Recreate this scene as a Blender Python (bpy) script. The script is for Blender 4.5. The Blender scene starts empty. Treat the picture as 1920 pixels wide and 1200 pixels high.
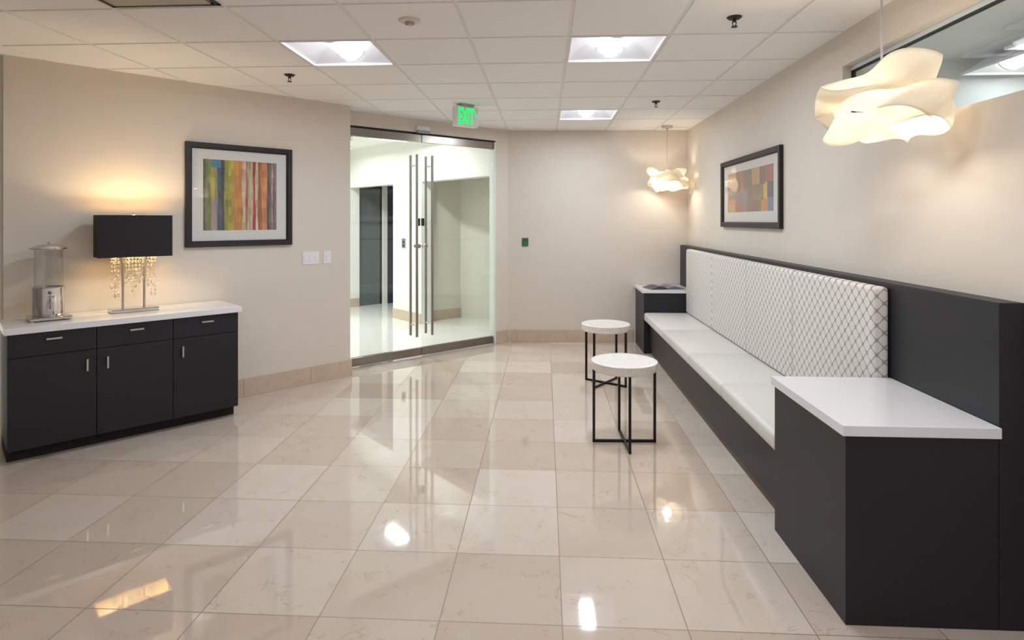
import bpy, bmesh, math, random
from mathutils import Vector, Matrix

# ------------------------------------------------------------------ scene, camera, world, exposure
SC = bpy.context.scene
COL = SC.collection
R = random.Random(7)
F_PX, YAW, EYE, H_CEIL = 1124.3, 0.0546, 1.523, 2.647

cam_data = bpy.data.cameras.new('camera')
cam_data.sensor_fit = 'HORIZONTAL'
cam_data.sensor_width = 36.0
cam_data.lens = F_PX / 1920.0 * 36.0
cam_data.shift_x = 0.0
cam_data.shift_y = -(600.0 - 413.0) / 1920.0
cam_data.clip_start = 0.05
cam = bpy.data.objects.new('camera', cam_data)
COL.objects.link(cam)
cam.location = (0.0, 0.0, EYE)
cam.rotation_euler = (math.pi / 2, 0.0, YAW)
SC.camera = cam

world = bpy.data.worlds.new('world')
SC.world = world
world.use_nodes = True
world.node_tree.nodes['Background'].inputs[0].default_value = (1.0, 0.97, 0.93, 1)
world.node_tree.nodes['Background'].inputs[1].default_value = 0.3

SC.view_settings.view_transform = 'Standard'
SC.view_settings.look = 'None'
SC.view_settings.exposure = 0.0
SC.view_settings.gamma = 1.0
SC.view_settings.use_curve_mapping = False
SC.cycles.max_bounces = 14
SC.cycles.diffuse_bounces = 7
SC.cycles.glossy_bounces = 6
SC.cycles.transmission_bounces = 10
SC.cycles.transparent_max_bounces = 16
SC.cycles.caustics_reflective = False
SC.cycles.caustics_refractive = False
SC.cycles.sample_clamp_indirect = 6.0

TROFFER_L = 5.0       # radiance of a ceiling light's lens, seen from the side
TROFFER_W = 19.0      # light it throws down
HALL_L = 5.0
HALL_W = 28.0
NEXT_W = 1.8
PENDANT_W = 6.0
LAMP_W = 7.0


# ------------------------------------------------------------------ materials
def srgb(r, g, b):
    def f(x):
        x /= 255.0
        return x / 12.92 if x <= 0.04045 else ((x + 0.055) / 1.055) ** 2.4
    return (f(r), f(g), f(b), 1.0)


class NT:
    """small helper around a material's node tree"""
    def __init__(self, name):
        self.m = bpy.data.materials.new(name)
        self.m.use_nodes = True
        self.t = self.m.node_tree
        self.p = self.t.nodes['Principled BSDF']
        self.out = self.t.nodes['Material Output']

    def n(self, typ, **kw):
        nd = self.t.nodes.new(typ)
        for k, v in kw.items():
            setattr(nd, k, v)
        return nd

    def l(self, a, b):
        self.t.links.new(a, b)

    def math(self, op, a, b=None, c=None):
        nd = self.n('ShaderNodeMath', operation=op)
        for i, v in enumerate((a, b, c)):
            if v is None:
                continue
            if isinstance(v, (int, float)):
                nd.inputs[i].default_value = v
            else:
                self.l(v, nd.inputs[i])
        return nd.outputs[0]

    def mix(self, fac, a, b, blend='MIX'):
        nd = self.n('ShaderNodeMix', data_type='RGBA', blend_type=blend)
        for i, v in ((0, fac), (6, a), (7, b)):
            if isinstance(v, (int, float)):
                nd.inputs[i].default_value = v
            elif isinstance(v, tuple):
                nd.inputs[i].default_value = v
            else:
                self.l(v, nd.inputs[i])
        return nd.outputs[2]

    def set(self, **kw):
        names = dict(color='Base Color', rough='Roughness', metal='Metallic', spec='Specular IOR Level', coat='Coat Weight',
                     coat_rough='Coat Roughness', trans='Transmission Weight', ior='IOR', sheen='Sheen Weight')
        for k, v in kw.items():
            self.p.inputs[names[k]].default_value = v
        return self


def plain(name, color, rough=0.5, metal=0.0, noise=0.0, nscale=30.0, bump=0.0, bscale=200.0, **kw):
    t = NT(name)
    t.set(color=color, rough=rough, metal=metal, **kw)
    co = t.n('ShaderNodeTexCoord').outputs['Object']
    if noise:
        nz = t.n('ShaderNodeTexNoise')
        nz.inputs['Scale'].default_value = nscale
        nz.inputs['Detail'].default_value = 4
        t.l(co, nz.inputs['Vector'])
        dark = tuple(c * (1 - noise) for c in color[:3]) + (1,)
        light = tuple(min(1, c * (1 + noise)) for c in color[:3]) + (1,)
        t.l(t.mix(nz.outputs['Fac'], dark, light), t.p.inputs['Base Color'])
    if bump:
        nb = t.n('ShaderNodeTexNoise')
        nb.inputs['Scale'].default_value = bscale
        t.l(co, nb.inputs['Vector'])
        bp = t.n('ShaderNodeBump')
        bp.inputs['Strength'].default_value = bump
        bp.inputs['Distance'].default_value = 0.002
        t.l(nb.outputs['Fac'], bp.inputs['Height'])
        t.l(bp.outputs[0], t.p.inputs['Normal'])
    return t.m


def emit(name, color, strength):
    t = NT(name)
    e = t.n('ShaderNodeEmission')
    e.inputs[0].default_value = color
    e.inputs[1].default_value = strength
    t.l(e.outputs[0], t.out.inputs[0])
    return t.m


def pane_glass(name, tint, refl=1.0, rough=0.0):
    t = NT(name)
    tr = t.n('ShaderNodeBsdfTransparent')
    tr.inputs[0].default_value = tint
    gl = t.n('ShaderNodeBsdfGlossy')
    gl.inputs['Roughness'].default_value = rough
    fr = t.n('ShaderNodeFresnel')
    geo = t.n('ShaderNodeNewGeometry')
    # same reflectance entering and leaving the pane (a thin flat sheet does not bend the view)
    t.l(t.math('SUBTRACT', 1.5, t.math('MULTIPLY', geo.outputs['Backfacing'], 1.5 - 1 / 1.5)), fr.inputs[0])
    ms = t.n('ShaderNodeMixShader')
    t.l(t.math('MULTIPLY', fr.outputs[0], refl), ms.inputs[0])
    t.l(tr.outputs[0], ms.inputs[1])
    t.l(gl.outputs[0], ms.inputs[2])
    t.l(ms.outputs[0], t.out.inputs[0])
    return t.m


def marble_floor():
    T = 0.4661
    t = NT('polished_marble_tile')
    co = t.n('ShaderNodeTexCoord').outputs['Object']
    sp = t.n('ShaderNodeSeparateXYZ')
    t.l(co, sp.inputs[0])
    a = t.math('DIVIDE', t.math('SUBTRACT', sp.outputs[0], 0.0658), T)
    b = t.math('DIVIDE', t.math('SUBTRACT', sp.outputs[1], 2.2600), T)
    ia, ib = t.math('FLOOR', a), t.math('FLOOR', b)
    cb = t.n('ShaderNodeCombineXYZ')
    t.l(ia, cb.inputs[0]); t.l(ib, cb.inputs[1])
    wn = t.n('ShaderNodeTexWhiteNoise', noise_dimensions='3D')
    t.l(cb.outputs[0], wn.inputs[0])
    # vein coordinates shifted per tile
    sc = t.n('ShaderNodeVectorMath', operation='SCALE')
    t.l(wn.outputs['Color'], sc.inputs[0]); sc.inputs['Scale'].default_value = 37.0
    ad = t.n('ShaderNodeVectorMath', operation='ADD')
    t.l(co, ad.inputs[0]); t.l(sc.outputs[0], ad.inputs[1])
    n1 = t.n('ShaderNodeTexNoise'); n1.inputs['Scale'].default_value = 5.5; n1.inputs['Detail'].default_value = 9
    n1.inputs['Roughness'].default_value = 0.62; n1.inputs['Distortion'].default_value = 0.8
    t.l(ad.outputs[0], n1.inputs['Vector'])
    n2 = t.n('ShaderNodeTexNoise'); n2.inputs['Scale'].default_value = 3.2; n2.inputs['Detail'].default_value = 8
    n2.inputs['Distortion'].default_value = 2.4
    t.l(ad.outputs[0], n2.inputs['Vector'])
    vein = t.math('ABSOLUTE', t.math('SUBTRACT', n2.outputs['Fac'], 0.5))
    vr = t.n('ShaderNodeMapRange'); vr.inputs[1].default_value = 0.0; vr.inputs[2].default_value = 0.012
    vr.inputs[3].default_value = 1.0; vr.inputs[4].default_value = 0.0
    t.l(vein, vr.inputs[0])
    mask = t.math('MULTIPLY', vr.outputs[0], t.math('GREATER_THAN', n1.outputs['Fac'], 0.54))
    tone = t.mix(wn.outputs['Value'], srgb(196, 180, 166), srgb(222, 213, 203))
    body = t.mix(t.math('MULTIPLY', n1.outputs['Fac'], 0.45), tone, srgb(196, 168, 144))
    body = t.mix(t.math('MULTIPLY', mask, 0.36), body, srgb(158, 120, 88))
    # joints
    fa, fb = t.math('FRACT', a), t.math('FRACT', b)
    da = t.math('MINIMUM', fa, t.math('SUBTRACT', 1.0, fa))
    db = t.math('MINIMUM', fb, t.math('SUBTRACT', 1.0, fb))
    d = t.math('MINIMUM', da, db)
    joint = t.math('LESS_THAN', d, 0.0046)
    t.l(t.mix(t.math('MULTIPLY', joint, 0.85), body, srgb(132, 108, 92)), t.p.inputs['Base Color'])
    t.l(t.math('ADD', t.math('MULTIPLY', joint, 0.4), 0.035), t.p.inputs['Roughness'])
    t.p.inputs['Specular IOR Level'].default_value = 0.75
    return t.m


def marble(name, c1, c2, cv, scale=4.0, rough=0.2, vein=0.3, width=0.02):
    t = NT(name)
    co = t.n('ShaderNodeTexCoord').outputs['Object']
    n1 = t.n('ShaderNodeTexNoise'); n1.inputs['Scale'].default_value = scale; n1.inputs['Detail'].default_value = 8
    n1.inputs['Distortion'].default_value = 1.0
    n2 = t.n('ShaderNodeTexNoise'); n2.inputs['Scale'].default_value = scale * 0.8; n2.inputs['Detail'].default_value = 8
    n2.inputs['Distortion'].default_value = 2.5
    t.l(co, n1.inputs['Vector']); t.l(co, n2.inputs['Vector'])
    v = t.math('ABSOLUTE', t.math('SUBTRACT', n2.outputs['Fac'], 0.5))
    vr = t.n('ShaderNodeMapRange'); vr.inputs[1].default_value = 0.0; vr.inputs[2].default_value = width
    vr.inputs[3].default_value = vein; vr.inputs[4].default_value = 0.0
    t.l(v, vr.inputs[0])
    t.l(t.mix(vr.outputs[0], t.mix(n1.outputs['Fac'], c1, c2), cv), t.p.inputs['Base Color'])
    t.p.inputs['Roughness'].default_value = rough
    return t.m


def trellis_fabric():
    t = NT('trellis_fabric')
    co = t.n('ShaderNodeTexCoord').outputs['Object']
    sp = t.n('ShaderNodeSeparateXYZ'); t.l(co, sp.inputs[0])
    p = 2 * math.pi / 0.072
    ca = t.math('COSINE', t.math('MULTIPLY', t.math('SUBTRACT', sp.outputs[1], sp.outputs[0]), p))
    cb = t.math('COSINE', t.math('MULTIPLY', sp.outputs[2], p))
    s = t.math('ABSOLUTE', t.math('ADD', ca, cb))
    line = t.math('LESS_THAN', s, 0.27)
    nz = t.n('ShaderNodeTexNoise'); nz.inputs['Scale'].default_value = 60
    t.l(co, nz.inputs['Vector'])
    base = t.mix(nz.outputs['Fac'], srgb(216, 213, 209), srgb(228, 226, 223))
    t.l(t.mix(t.math('MULTIPLY', line, 0.9), base, srgb(160, 145, 131)), t.p.inputs['Base Color'])
    t.p.inputs['Roughness'].default_value = 0.7
    return t.m


def face_color(name, rough=0.55):
    t = NT(name)
    at = t.n('ShaderNodeAttribute'); at.attribute_name = 'paint'
    co = t.n('ShaderNodeTexCoord').outputs['Object']
    mp = t.n('ShaderNodeMapping'); mp.inputs['Scale'].default_value = (60, 60, 6)
    t.l(co, mp.inputs[0])
    nz = t.n('ShaderNodeTexNoise'); nz.inputs['Scale'].default_value = 1.0; nz.inputs['Detail'].default_value = 5
    t.l(mp.outputs[0], nz.inputs['Vector'])
    g = t.n('ShaderNodeMapRange'); g.inputs[3].default_value = 0.72; g.inputs[4].default_value = 1.2
    g.inputs[1].default_value = 0.3; g.inputs[2].default_value = 0.7
    t.l(nz.outputs['Fac'], g.inputs[0])
    t.l(t.mix(1.0, at.outputs['Color'], g.outputs[0], 'MULTIPLY'), t.p.inputs['Base Color'])
    t.p.inputs['Roughness'].default_value = rough
    return t.m


def shade_veneer():
    t = NT('translucent_shade_veneer')
    d = t.n('ShaderNodeBsdfDiffuse'); d.inputs[0].default_value = (0.88, 0.85, 0.79, 1)
    tl = t.n('ShaderNodeBsdfTranslucent'); tl.inputs[0].default_value = (0.93, 0.89, 0.81, 1)
    ms = t.n('ShaderNodeMixShader'); ms.inputs[0].default_value = 0.55
    t.l(d.outputs[0], ms.inputs[1]); t.l(tl.outputs[0], ms.inputs[2])
    t.l(ms.outputs[0], t.out.inputs[0])
    return t.m


M = {}
M['floor'] = marble_floor()
M['wall'] = plain('beige_wallcovering', srgb(218, 209, 199), 0.85, noise=0.03, nscale=8, bump=0.25, bscale=500)
M['white_wall'] = plain('white_wall_paint', srgb(236, 236, 230), 0.8, noise=0.01, nscale=5)
M['alcove_wall'] = plain('pale_stone_wall_paint', srgb(222, 221, 208), 0.6, noise=0.02, nscale=5)
M['cool_wall'] = plain('pale_grey_wall_paint', srgb(214, 220, 220), 0.8, noise=0.02, nscale=5)
M['tile'] = plain('ceiling_tile', srgb(242, 241, 242), 0.95, noise=0.02, nscale=90, bump=0.4, bscale=350)
M['tbar'] = plain('ceiling_grid_metal', srgb(232, 227, 222), 0.55, noise=0.01)
M['base_stone'] = marble('baseboard_stone', srgb(208, 190, 172), srgb(194, 172, 152), srgb(160, 126, 100), 6, 0.3, 0.35)
M['laminate'] = plain('dark_espresso_laminate', srgb(31, 30, 37), 0.42, noise=0.08, nscale=40, spec=0.4)
M['plinth'] = plain('brown_plinth', srgb(98, 80, 60), 0.5, noise=0.06)
M['gap'] = plain('dark_recess', srgb(22, 18, 20), 0.7, noise=0.05)
M['quartz'] = plain('white_quartz', srgb(230, 230, 234), 0.14, noise=0.006, nscale=120)
M['vinyl'] = plain('cream_vinyl', srgb(218, 216, 211), 0.38, noise=0.015, nscale=12, bump=0.05, bscale=300)
M['trellis'] = trellis_fabric()
M['piping'] = plain('cream_piping', srgb(205, 196, 184), 0.6, noise=0.02)
M['marble_top'] = marble('white_marble', srgb(246, 245, 244), srgb(236, 233, 229), srgb(200, 190, 178), 7, 0.16, 0.35, 0.02)
M['marble_rim'] = marble('veined_marble_rim', srgb(238, 233, 226), srgb(222, 213, 201), srgb(190, 168, 146), 12, 0.3, 0.5, 0.03)
M['black_metal'] = plain('black_powder_coated_steel', srgb(24, 21, 24), 0.4, 0.3, noise=0.05)
M['chrome'] = plain('chrome', (0.62, 0.62, 0.64, 1), 0.06, 1.0, noise=0.01)
M['nickel'] = plain('brushed_nickel', (0.60, 0.58, 0.55, 1), 0.28, 1.0, noise=0.06, nscale=60)
M['pull'] = plain('satin_steel_pull', (0.42, 0.40, 0.375, 1), 0.3, 1.0, noise=0.06, nscale=60)
M['hall_floor'] = marble('pale_polished_hall_stone', srgb(238, 237, 233), srgb(230, 228, 222), srgb(214, 206, 196), 3, 0.06, 0.3, 0.012)
M['bronze_rail'] = plain('brushed_stainless_rail', (0.30, 0.27, 0.24, 1), 0.25, 1.0, noise=0.05, nscale=30)
M['alu'] = plain('satin_aluminium', srgb(196, 202, 206), 0.4, 0.2, noise=0.02)
M['pale_frame'] = plain('pale_glass_edge_frame', srgb(222, 230, 222), 0.35, noise=0.01)
M['gasket'] = plain('black_gasket', srgb(22, 22, 24), 0.6, noise=0.05)
M['frame_wood'] = plain('dark_stained_frame', srgb(24, 16, 22), 0.5, noise=0.12, nscale=35)
M['mat'] = plain('white_picture_mat', srgb(226, 226, 224), 0.8, noise=0.008)
M['paint'] = face_color('abstract_paint')
M['plastic'] = plain('white_plastic', srgb(232, 232, 236), 0.35, noise=0.01)
M['plastic_grey'] = plain('grey_plastic', srgb(168, 166, 172), 0.45, noise=0.02)  # grey plastic in its own colour, for rims, rings and covers
M['detector'] = plain('off_white_plastic', srgb(214, 205, 198), 0.5, noise=0.01)
M['brass_dark'] = plain('dark_oil_rubbed_bronze', srgb(58, 48, 46), 0.4, 0.5, noise=0.08)
M['reader'] = plain('dark_grey_plastic', srgb(72, 78, 76), 0.4, noise=0.03)
M['green_led'] = plain('green_button', srgb(20, 120, 70), 0.3, noise=0.02)
M['elevator'] = plain('brushed_steel_elevator_door', srgb(112, 122, 124), 0.35, 0.35, noise=0.04, nscale=3)
M['elevator_dark'] = plain('dark_elevator_return', srgb(58, 60, 82), 0.4, 0.2, noise=0.04, nscale=3)
M['troffer'] = plain('white_enamel_reflector', srgb(240, 241, 246), 0.45, noise=0.005)
M['lens'] = emit('lit_ceiling_lens', (0.95, 0.98, 1.0, 1), TROFFER_L)
M['hall_lens'] = emit('lit_hall_lens', (0.95, 1.0, 1.0, 1), HALL_L)
M['clear'] = pane_glass('clear_glass', (0.965, 0.985, 0.972, 1))
M['picture_glass'] = pane_glass('picture_glass', (0.99, 0.99, 0.99, 1), 1.0)
M['win_glass'] = pane_glass('window_glass', (0.955, 0.975, 0.98, 1), 1.0)
M['acrylic'] = pane_glass('clear_acrylic', (0.955, 0.96, 0.955, 1), 0.9, 0.02)
M['crystal'] = plain('cut_crystal', (0.98, 0.96, 0.92, 1), 0.02, trans=1.0, ior=1.6, noise=0.002)
M['black_shade'] = plain('black_fabric_shade', srgb(27, 22, 30), 0.75, noise=0.06, nscale=300)
M['shade_lining'] = plain('warm_shade_lining', srgb(240, 220, 180), 0.7, noise=0.01)
M['veneer'] = shade_veneer()
M['bulb'] = emit('warm_bulb', (1.0, 0.84, 0.62, 1), 20.0)
M['cord'] = plain('clear_cord_with_steel_cable', srgb(206, 200, 200), 0.35, noise=0.06, nscale=20)
M['exit_green'] = emit('lit_green_letters', (0.03, 1.0, 0.20, 1), 1.05)
M['vent'] = plain('grey_vent_metal', srgb(176, 170, 160), 0.6, noise=0.02)
M['paper'] = plain('glossy_magazine_page', srgb(112, 114, 130), 0.3, noise=0.6, nscale=9)
M['cover'] = plain('dark_magazine_cover', srgb(70, 60, 74), 0.3, noise=0.6, nscale=10)


# ------------------------------------------------------------------ mesh helpers
def link(name, bm, mat, parent=None, smooth=False, bevel=0.0, bseg=2, mats=None):
    bmesh.ops.recalc_face_normals(bm, faces=bm.faces)
    me = bpy.data.meshes.new(name)
    bm.to_mesh(me)
    bm.free()
    for m_ in (mats or [mat]):
        me.materials.append(m_)
    if smooth:
        for p in me.polygons:
            p.use_smooth = True
    o = bpy.data.objects.new(name, me)
    COL.objects.link(o)
    if parent is not None:
        o.parent = parent
    if bevel:
        md = o.modifiers.new('bevel', 'BEVEL')
        md.width = bevel
        md.segments = bseg
        md.limit_method = 'ANGLE'
        md.angle_limit = math.radians(40)
        md.harden_normals = False
    if smooth:
        try:
            me.set_sharp_from_angle(angle=math.radians(40))
        except Exception:
            pass
    return o


def tag(o, label, cat, group=None, kind=None):
    o['label'] = label
    o['category'] = cat
    if group:
        o['group'] = group
    if kind:
        o['kind'] = kind
    return o


def struct(name, bm, mat, label, cat, bevel=0.0, **kw):
    return tag(link(name, bm, mat, bevel=bevel, **kw), label, cat, kind='structure')


def thing(name, label, cat, loc=(0, 0, 0), rz=0.0, group=None):
    o = bpy.data.objects.new(name, None)
    o.empty_display_size = 0.1
    COL.objects.link(o)
    o.location = loc
    o.rotation_euler = (0, 0, rz)
    return tag(o, label, cat, group)


def dup(root, loc, rz, label):
    r = root.copy(); COL.objects.link(r)
    r.location = loc; r.rotation_euler = (0, 0, rz); r['label'] = label
    for ch in list(root.children):
        c = ch.copy(); COL.objects.link(c); c.parent = r
        for g in list(ch.children):
            d = g.copy(); COL.objects.link(d); d.parent = c
    return r


def box(bm, x0, x1, y0, y1, z0, z1, mi=0, mtx=None):
    vs = [bm.verts.new((x, y, z)) for z in (z0, z1) for y in (y0, y1) for x in (x0, x1)]
    if mtx is not None:
        for v in vs:
            v.co = mtx @ v.co
    for q in ((0, 2, 3, 1), (4, 5, 7, 6), (0, 1, 5, 4), (2, 6, 7, 3), (0, 4, 6, 2), (1, 3, 7, 5)):
        f = bm.faces.new([vs[i] for i in q]); f.material_index = mi
    return bm


def B(*a, **k):
    return box(bmesh.new(), *a, **k)


def prism(bm, pts, z0, z1, mi=0):
    lo = [bm.verts.new((p[0], p[1], z0)) for p in pts]
    hi = [bm.verts.new((p[0], p[1], z1)) for p in pts]
    n = len(pts)
    fs = [bm.faces.new(lo[::-1]), bm.faces.new(hi)]
    for i in range(n):
        fs.append(bm.faces.new((lo[i], lo[(i + 1) % n], hi[(i + 1) % n], hi[i])))
    for f in fs:
        f.material_index = mi
    return bm


def cyl(bm, p, q, r, seg=16, r2=None, mi=0, caps=True):
    p, q = Vector(p), Vector(q)
    d = q - p
    rot = d.to_track_quat('Z', 'Y').to_matrix().to_4x4()
    mt = Matrix.Translation((p + q) / 2) @ rot
    res = bmesh.ops.create_cone(bm, cap_ends=caps, segments=seg, radius1=r, radius2=r if r2 is None else r2, depth=d.length, matrix=mt)
    for v in res['verts']:
        for f in v.link_faces:
            f.material_index = mi
    return bm


def lathe(bm, prof, seg=32, cx=0.0, cy=0.0, mi=0):
    rings = []
    for r, z in prof:
        if r < 1e-6:
            rings.append([bm.verts.new((cx, cy, z))])
        else:
            rings.append([bm.verts.new((cx + r * math.cos(2 * math.pi * i / seg), cy + r * math.sin(2 * math.pi * i / seg), z)) for i in range(seg)])
    for a, b in zip(rings, rings[1:]):
        for i in range(seg):
            j = (i + 1) % seg
            if len(a) == 1 and len(b) == 1:
                continue
            if len(a) == 1:
                f = bm.faces.new((a[0], b[j], b[i]))
            elif len(b) == 1:
                f = bm.faces.new((a[i], a[j], b[0]))
            else:
                f = bm.faces.new((a[i], a[j], b[j], b[i]))
            f.material_index = mi
    return bm


def rounded_slab(bm, x0, x1, y0, y1, z0, z1, r=0.03, seg=4, puff=0.0, sub=10):
    """a soft cushion: rounded box, optionally crowned"""
    b = bmesh.new()
    box(b, x0, x1, y0, y1, z0, z1)
    bmesh.ops.bevel(b, geom=list(b.edges), offset=r, segments=seg, profile=0.5, affect='EDGES')
    tmp = bpy.data.meshes.new('tmp')
    b.to_mesh(tmp); b.free()
    bm.from_mesh(tmp)
    bpy.data.meshes.remove(tmp)
    return bm


def local_frame(p, ang):
    return Matrix.Translation(Vector((p[0], p[1], 0))) @ Matrix.Rotation(ang, 4, 'Z')


# ------------------------------------------------------------------ the setting
A47 = math.radians(47.5)
WL_E = Vector((math.cos(A47), math.sin(A47), 0))          # along the left wall, away from camera
WL_N = Vector((math.sin(A47), -math.cos(A47), 0))         # out of the left wall into the room
WL_A = Vector((-1.905, 5.785, 0))                          # corner beside the doors
WL_B = WL_A - WL_E * 2.601                                 # end of the wall at the picture's edge
D0 = Vector((-1.986, 6.040, 0))                            # door wall, k = 0
D_E = Vector((1.529, 1.446, 0)).normalized()
D_N = Vector((D_E.y, -D_E.x, 0))                           # into the room
BW0, BW1 = Vector((-0.460, 7.486, 0)), Vector((1.95, 7.586, 0))
XR = 1.778
HALL_Z = 2.74


def clip(bm, co, no, outer=True):
    bmesh.ops.bisect_plane(bm, geom=list(bm.verts) + list(bm.edges) + list(bm.faces), plane_co=co, plane_no=no,
                           clear_outer=outer, clear_inner=not outer)


def build_floor():
    bm = bmesh.new()
    prism(bm, [(-9, -3.6), (6, -3.6), (6, 13), (-9, 13)], -0.1, 0.0)
    clip(bm, D0 - D_N * 0.04, -D_N); bmesh.ops.holes_fill(bm, edges=bm.edges)
    struct('floor', bm, M['floor'], 'polished cream marble tile floor with thin brown joints', 'floor')
    bm = bmesh.new()
    prism(bm, [(-9, -3.6), (6, -3.6), (6, 13), (-9, 13)], -0.1, 0.0)
    clip(bm, D0 - D_N * 0.04, D_N); bmesh.ops.holes_fill(bm, edges=bm.edges)
    struct('floor_hall', bm, M['hall_floor'], 'pale polished stone floor of the hall behind the glass doors', 'floor')


LIGHT_CELLS = {(0, 0), (-3, 0), (0, 4), (0, -4), (0, -8), (-3, -8)}
VENT_CELLS = {(-4, -2)}
CX0, CY0, CT = 0.1472, 3.675, 0.6096


def build_ceiling():
    def grid():
        b = bmesh.new()
        g = 0.012
        for i in range(-11, 3):
            for j in range(-12, 7):
                x0, y0 = CX0 + i * CT, CY0 + j * CT
                if (i, j) in LIGHT_CELLS or (i, j) in VENT_CELLS:
                    continue
                box(b, x0 + g, x0 + CT - g, y0 + g, y0 + CT - g, H_CEIL, H_CEIL + 0.02)
        return b

    def bars():
        b = bmesh.new()
        w = 0.012
        xa, xb = CX0 - 11 * CT, CX0 + 3 * CT
        ya, yb = CY0 - 12 * CT, CY0 + 7 * CT
        for i in range(-11, 4):
            x = CX0 + i * CT
            box(b, x - w, x + w, ya, yb, H_CEIL + 0.006, H_CEIL + 0.03)
        for j in range(-12, 8):
            y = CY0 + j * CT
            box(b, xa, xb, y - w, y + w, H_CEIL + 0.0055, H_CEIL + 0.0295)
        return b

    def clipped(make):
        out = bmesh.new()
        a_pl = WL_A - WL_N * 0.05
        end_pl = WL_B - WL_E * 0.05
        # in front of the left wall
        b = make(); clip(b, a_pl, -WL_N); clip(b, D0 - D_N * 0.04, -D_N)
        pieces = [b]
        # right of the wall's end by the doors, in front of the doors
        b = make(); clip(b, a_pl, WL_N); clip(b, D0 - D_N * 0.04, -D_N); clip(b, WL_A - WL_E * 0.1, -WL_E); pieces.append(b)
        # beyond the far left end of the wall
        b = make(); clip(b, a_pl, WL_N); clip(b, end_pl, WL_E); pieces.append(b)
        for b in pieces:
            clip(b, Vector((XR + 0.05, 0, 0)), Vector((1, 0, 0)))
            me = bpy.data.meshes.new('t'); b.to_mesh(me); b.free(); out.from_mesh(me); bpy.data.meshes.remove(me)
        return out

    c = struct('ceiling', clipped(grid), M['tile'], 'suspended ceiling of square off-white acoustic tiles', 'ceiling')
    link('ceiling_grid', clipped(bars), M['tbar'], parent=c)


def build_walls():
    # left angled wall, one thick block that ends beside the doors
    bm = bmesh.new()
    t = 0.36
    prism(bm, [WL_A, WL_A - WL_N * t, WL_B - WL_N * t, WL_B], 0, 2.76)
    struct('wall_left', bm, M['wall'], 'angled beige wall behind the credenza and the lamp', 'wall')
    # door wall: header, right pier, hidden left pier
    bm = bmesh.new()
    mt = local_frame(D0, math.atan2(D_E.y, D_E.x))
    box(bm, -0.42, 2.11, 0.0, 0.12, 2.50, 2.80, mtx=mt)
    box(bm, 1.909, 2.11, 0.0, 0.12, 0.0, 2.50, mtx=mt)
    box(bm, -0.42, -0.17, 0.0, 0.12, 0.0, 2.50, mtx=mt)
    struct('wall_door', bm, M['wall'], 'beige wall strip above and right of the glass doors', 'wall')
    # back wall
    bm = bmesh.new()
    prism(bm, [BW0, BW1, BW1 + Vector((0, .15, 0)), BW0 + Vector((0.0, .15, 0))], 0, 2.80)
    struct('wall_back', bm, M['wall'], 'beige back wall right of the glass doors', 'wall')
    # right wall with the high window opening
    bm = bmesh.new()
    X0, X1 = XR, 1.90
    wy0, wy1, wz0, wz1 = 1.15, 3.687, 2.008, 2.442
    box(bm, X0, X1, -3.6, wy0, 0, 2.80)
    box(bm, X0, X1, wy1, 7.75, 0, 2.80)
    box(bm, X0, X1, wy0, wy1, 0, wz0)
    box(bm, X0, X1, wy0, wy1, wz1, 2.80)
    struct('wall_right', bm, M['wall'], 'beige right wall behind the built-in bench', 'wall')
    struct('wall_rear', B(-9, 6, -3.72, -3.6, 0, 2.8), M['wall'], 'beige wall behind the viewpoint', 'wall')
    struct('wall_west', B(-6.4, -6.28, -3.6, 6.5, 0, 2.8), M['wall'], 'beige wall far to the left beyond the credenza', 'wall')
    # window
    w = thing('window_1', 'long high interior window in the right wall beside the near pendant', 'window')
    w['kind'] = 'structure'
    bm = bmesh.new()
    box(bm, 1.822, 1.858, wy0, wy1, 2.414, wz1)
    link('head_frame', bm, M['alu'], w)
    bm = bmesh.new()
    box(bm, 1.826, 1.852, wy0, wy1, 2.408, 2.414)
    box(bm, 1.828, 1.852, wy1 - 0.008, wy1, wz0, 2.414)
    link('gasket', bm, M['gasket'], w)
    link('sill_channel', B(1.822, 1.858, wy0, wy1, wz0, 2.020), M['alu'], w)
    link('pane', B(1.834, 1.844, wy0, wy1 - 0.008, 2.020, 2.408), M['win_glass'], w)
    # next room seen through it
    bm = bmesh.new()
    box(bm, 1.90, 6.0, 4.33, 4.45, 0, 2.8)
    box(bm, 5.2, 5.3, -1.0, 4.33, 0, 2.8)
    box(bm, 1.90, 6.0, -1.1, -1.0, 0, 2.8)
    struct('wall_neighbour', bm, M['cool_wall'], 'pale grey wall of the next room seen through the high window', 'wall')
    struct('ceiling_neighbour', B(1.88, 5.3, -1.0, 4.40, H_CEIL, H_CEIL + 0.05), M['cool_wall'], 'pale grey ceiling of the next room seen through the high window', 'ceiling')


def base_run(name, p, q, n, label, tile=0.60, first=0.3, h=0.158, t=0.013):
    """stone baseboard along p-q, split into stone lengths by fine joints"""
    d = (q - p); L = d.length; e = d.normalized()
    mt = Matrix.Translation(p) @ Matrix(((e.x, -n.x * -1, 0, 0), (e.y, -n.y * -1, 0, 0), (0, 0, 1, 0), (0, 0, 0, 1)))
    bm = bmesh.new()
    cuts = [0.0]
    x = first
    while x < L - 0.02:
        cuts.append(x); x += tile
    cuts.append(L)
    for a, b in zip(cuts, cuts[1:]):
        box(bm, a + 0.001, b - 0.001, 0.0, t, 0.0, h, mtx=mt)
    return struct(name, bm, M['base_stone'], label, 'baseboard', bevel=0.002)


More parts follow.
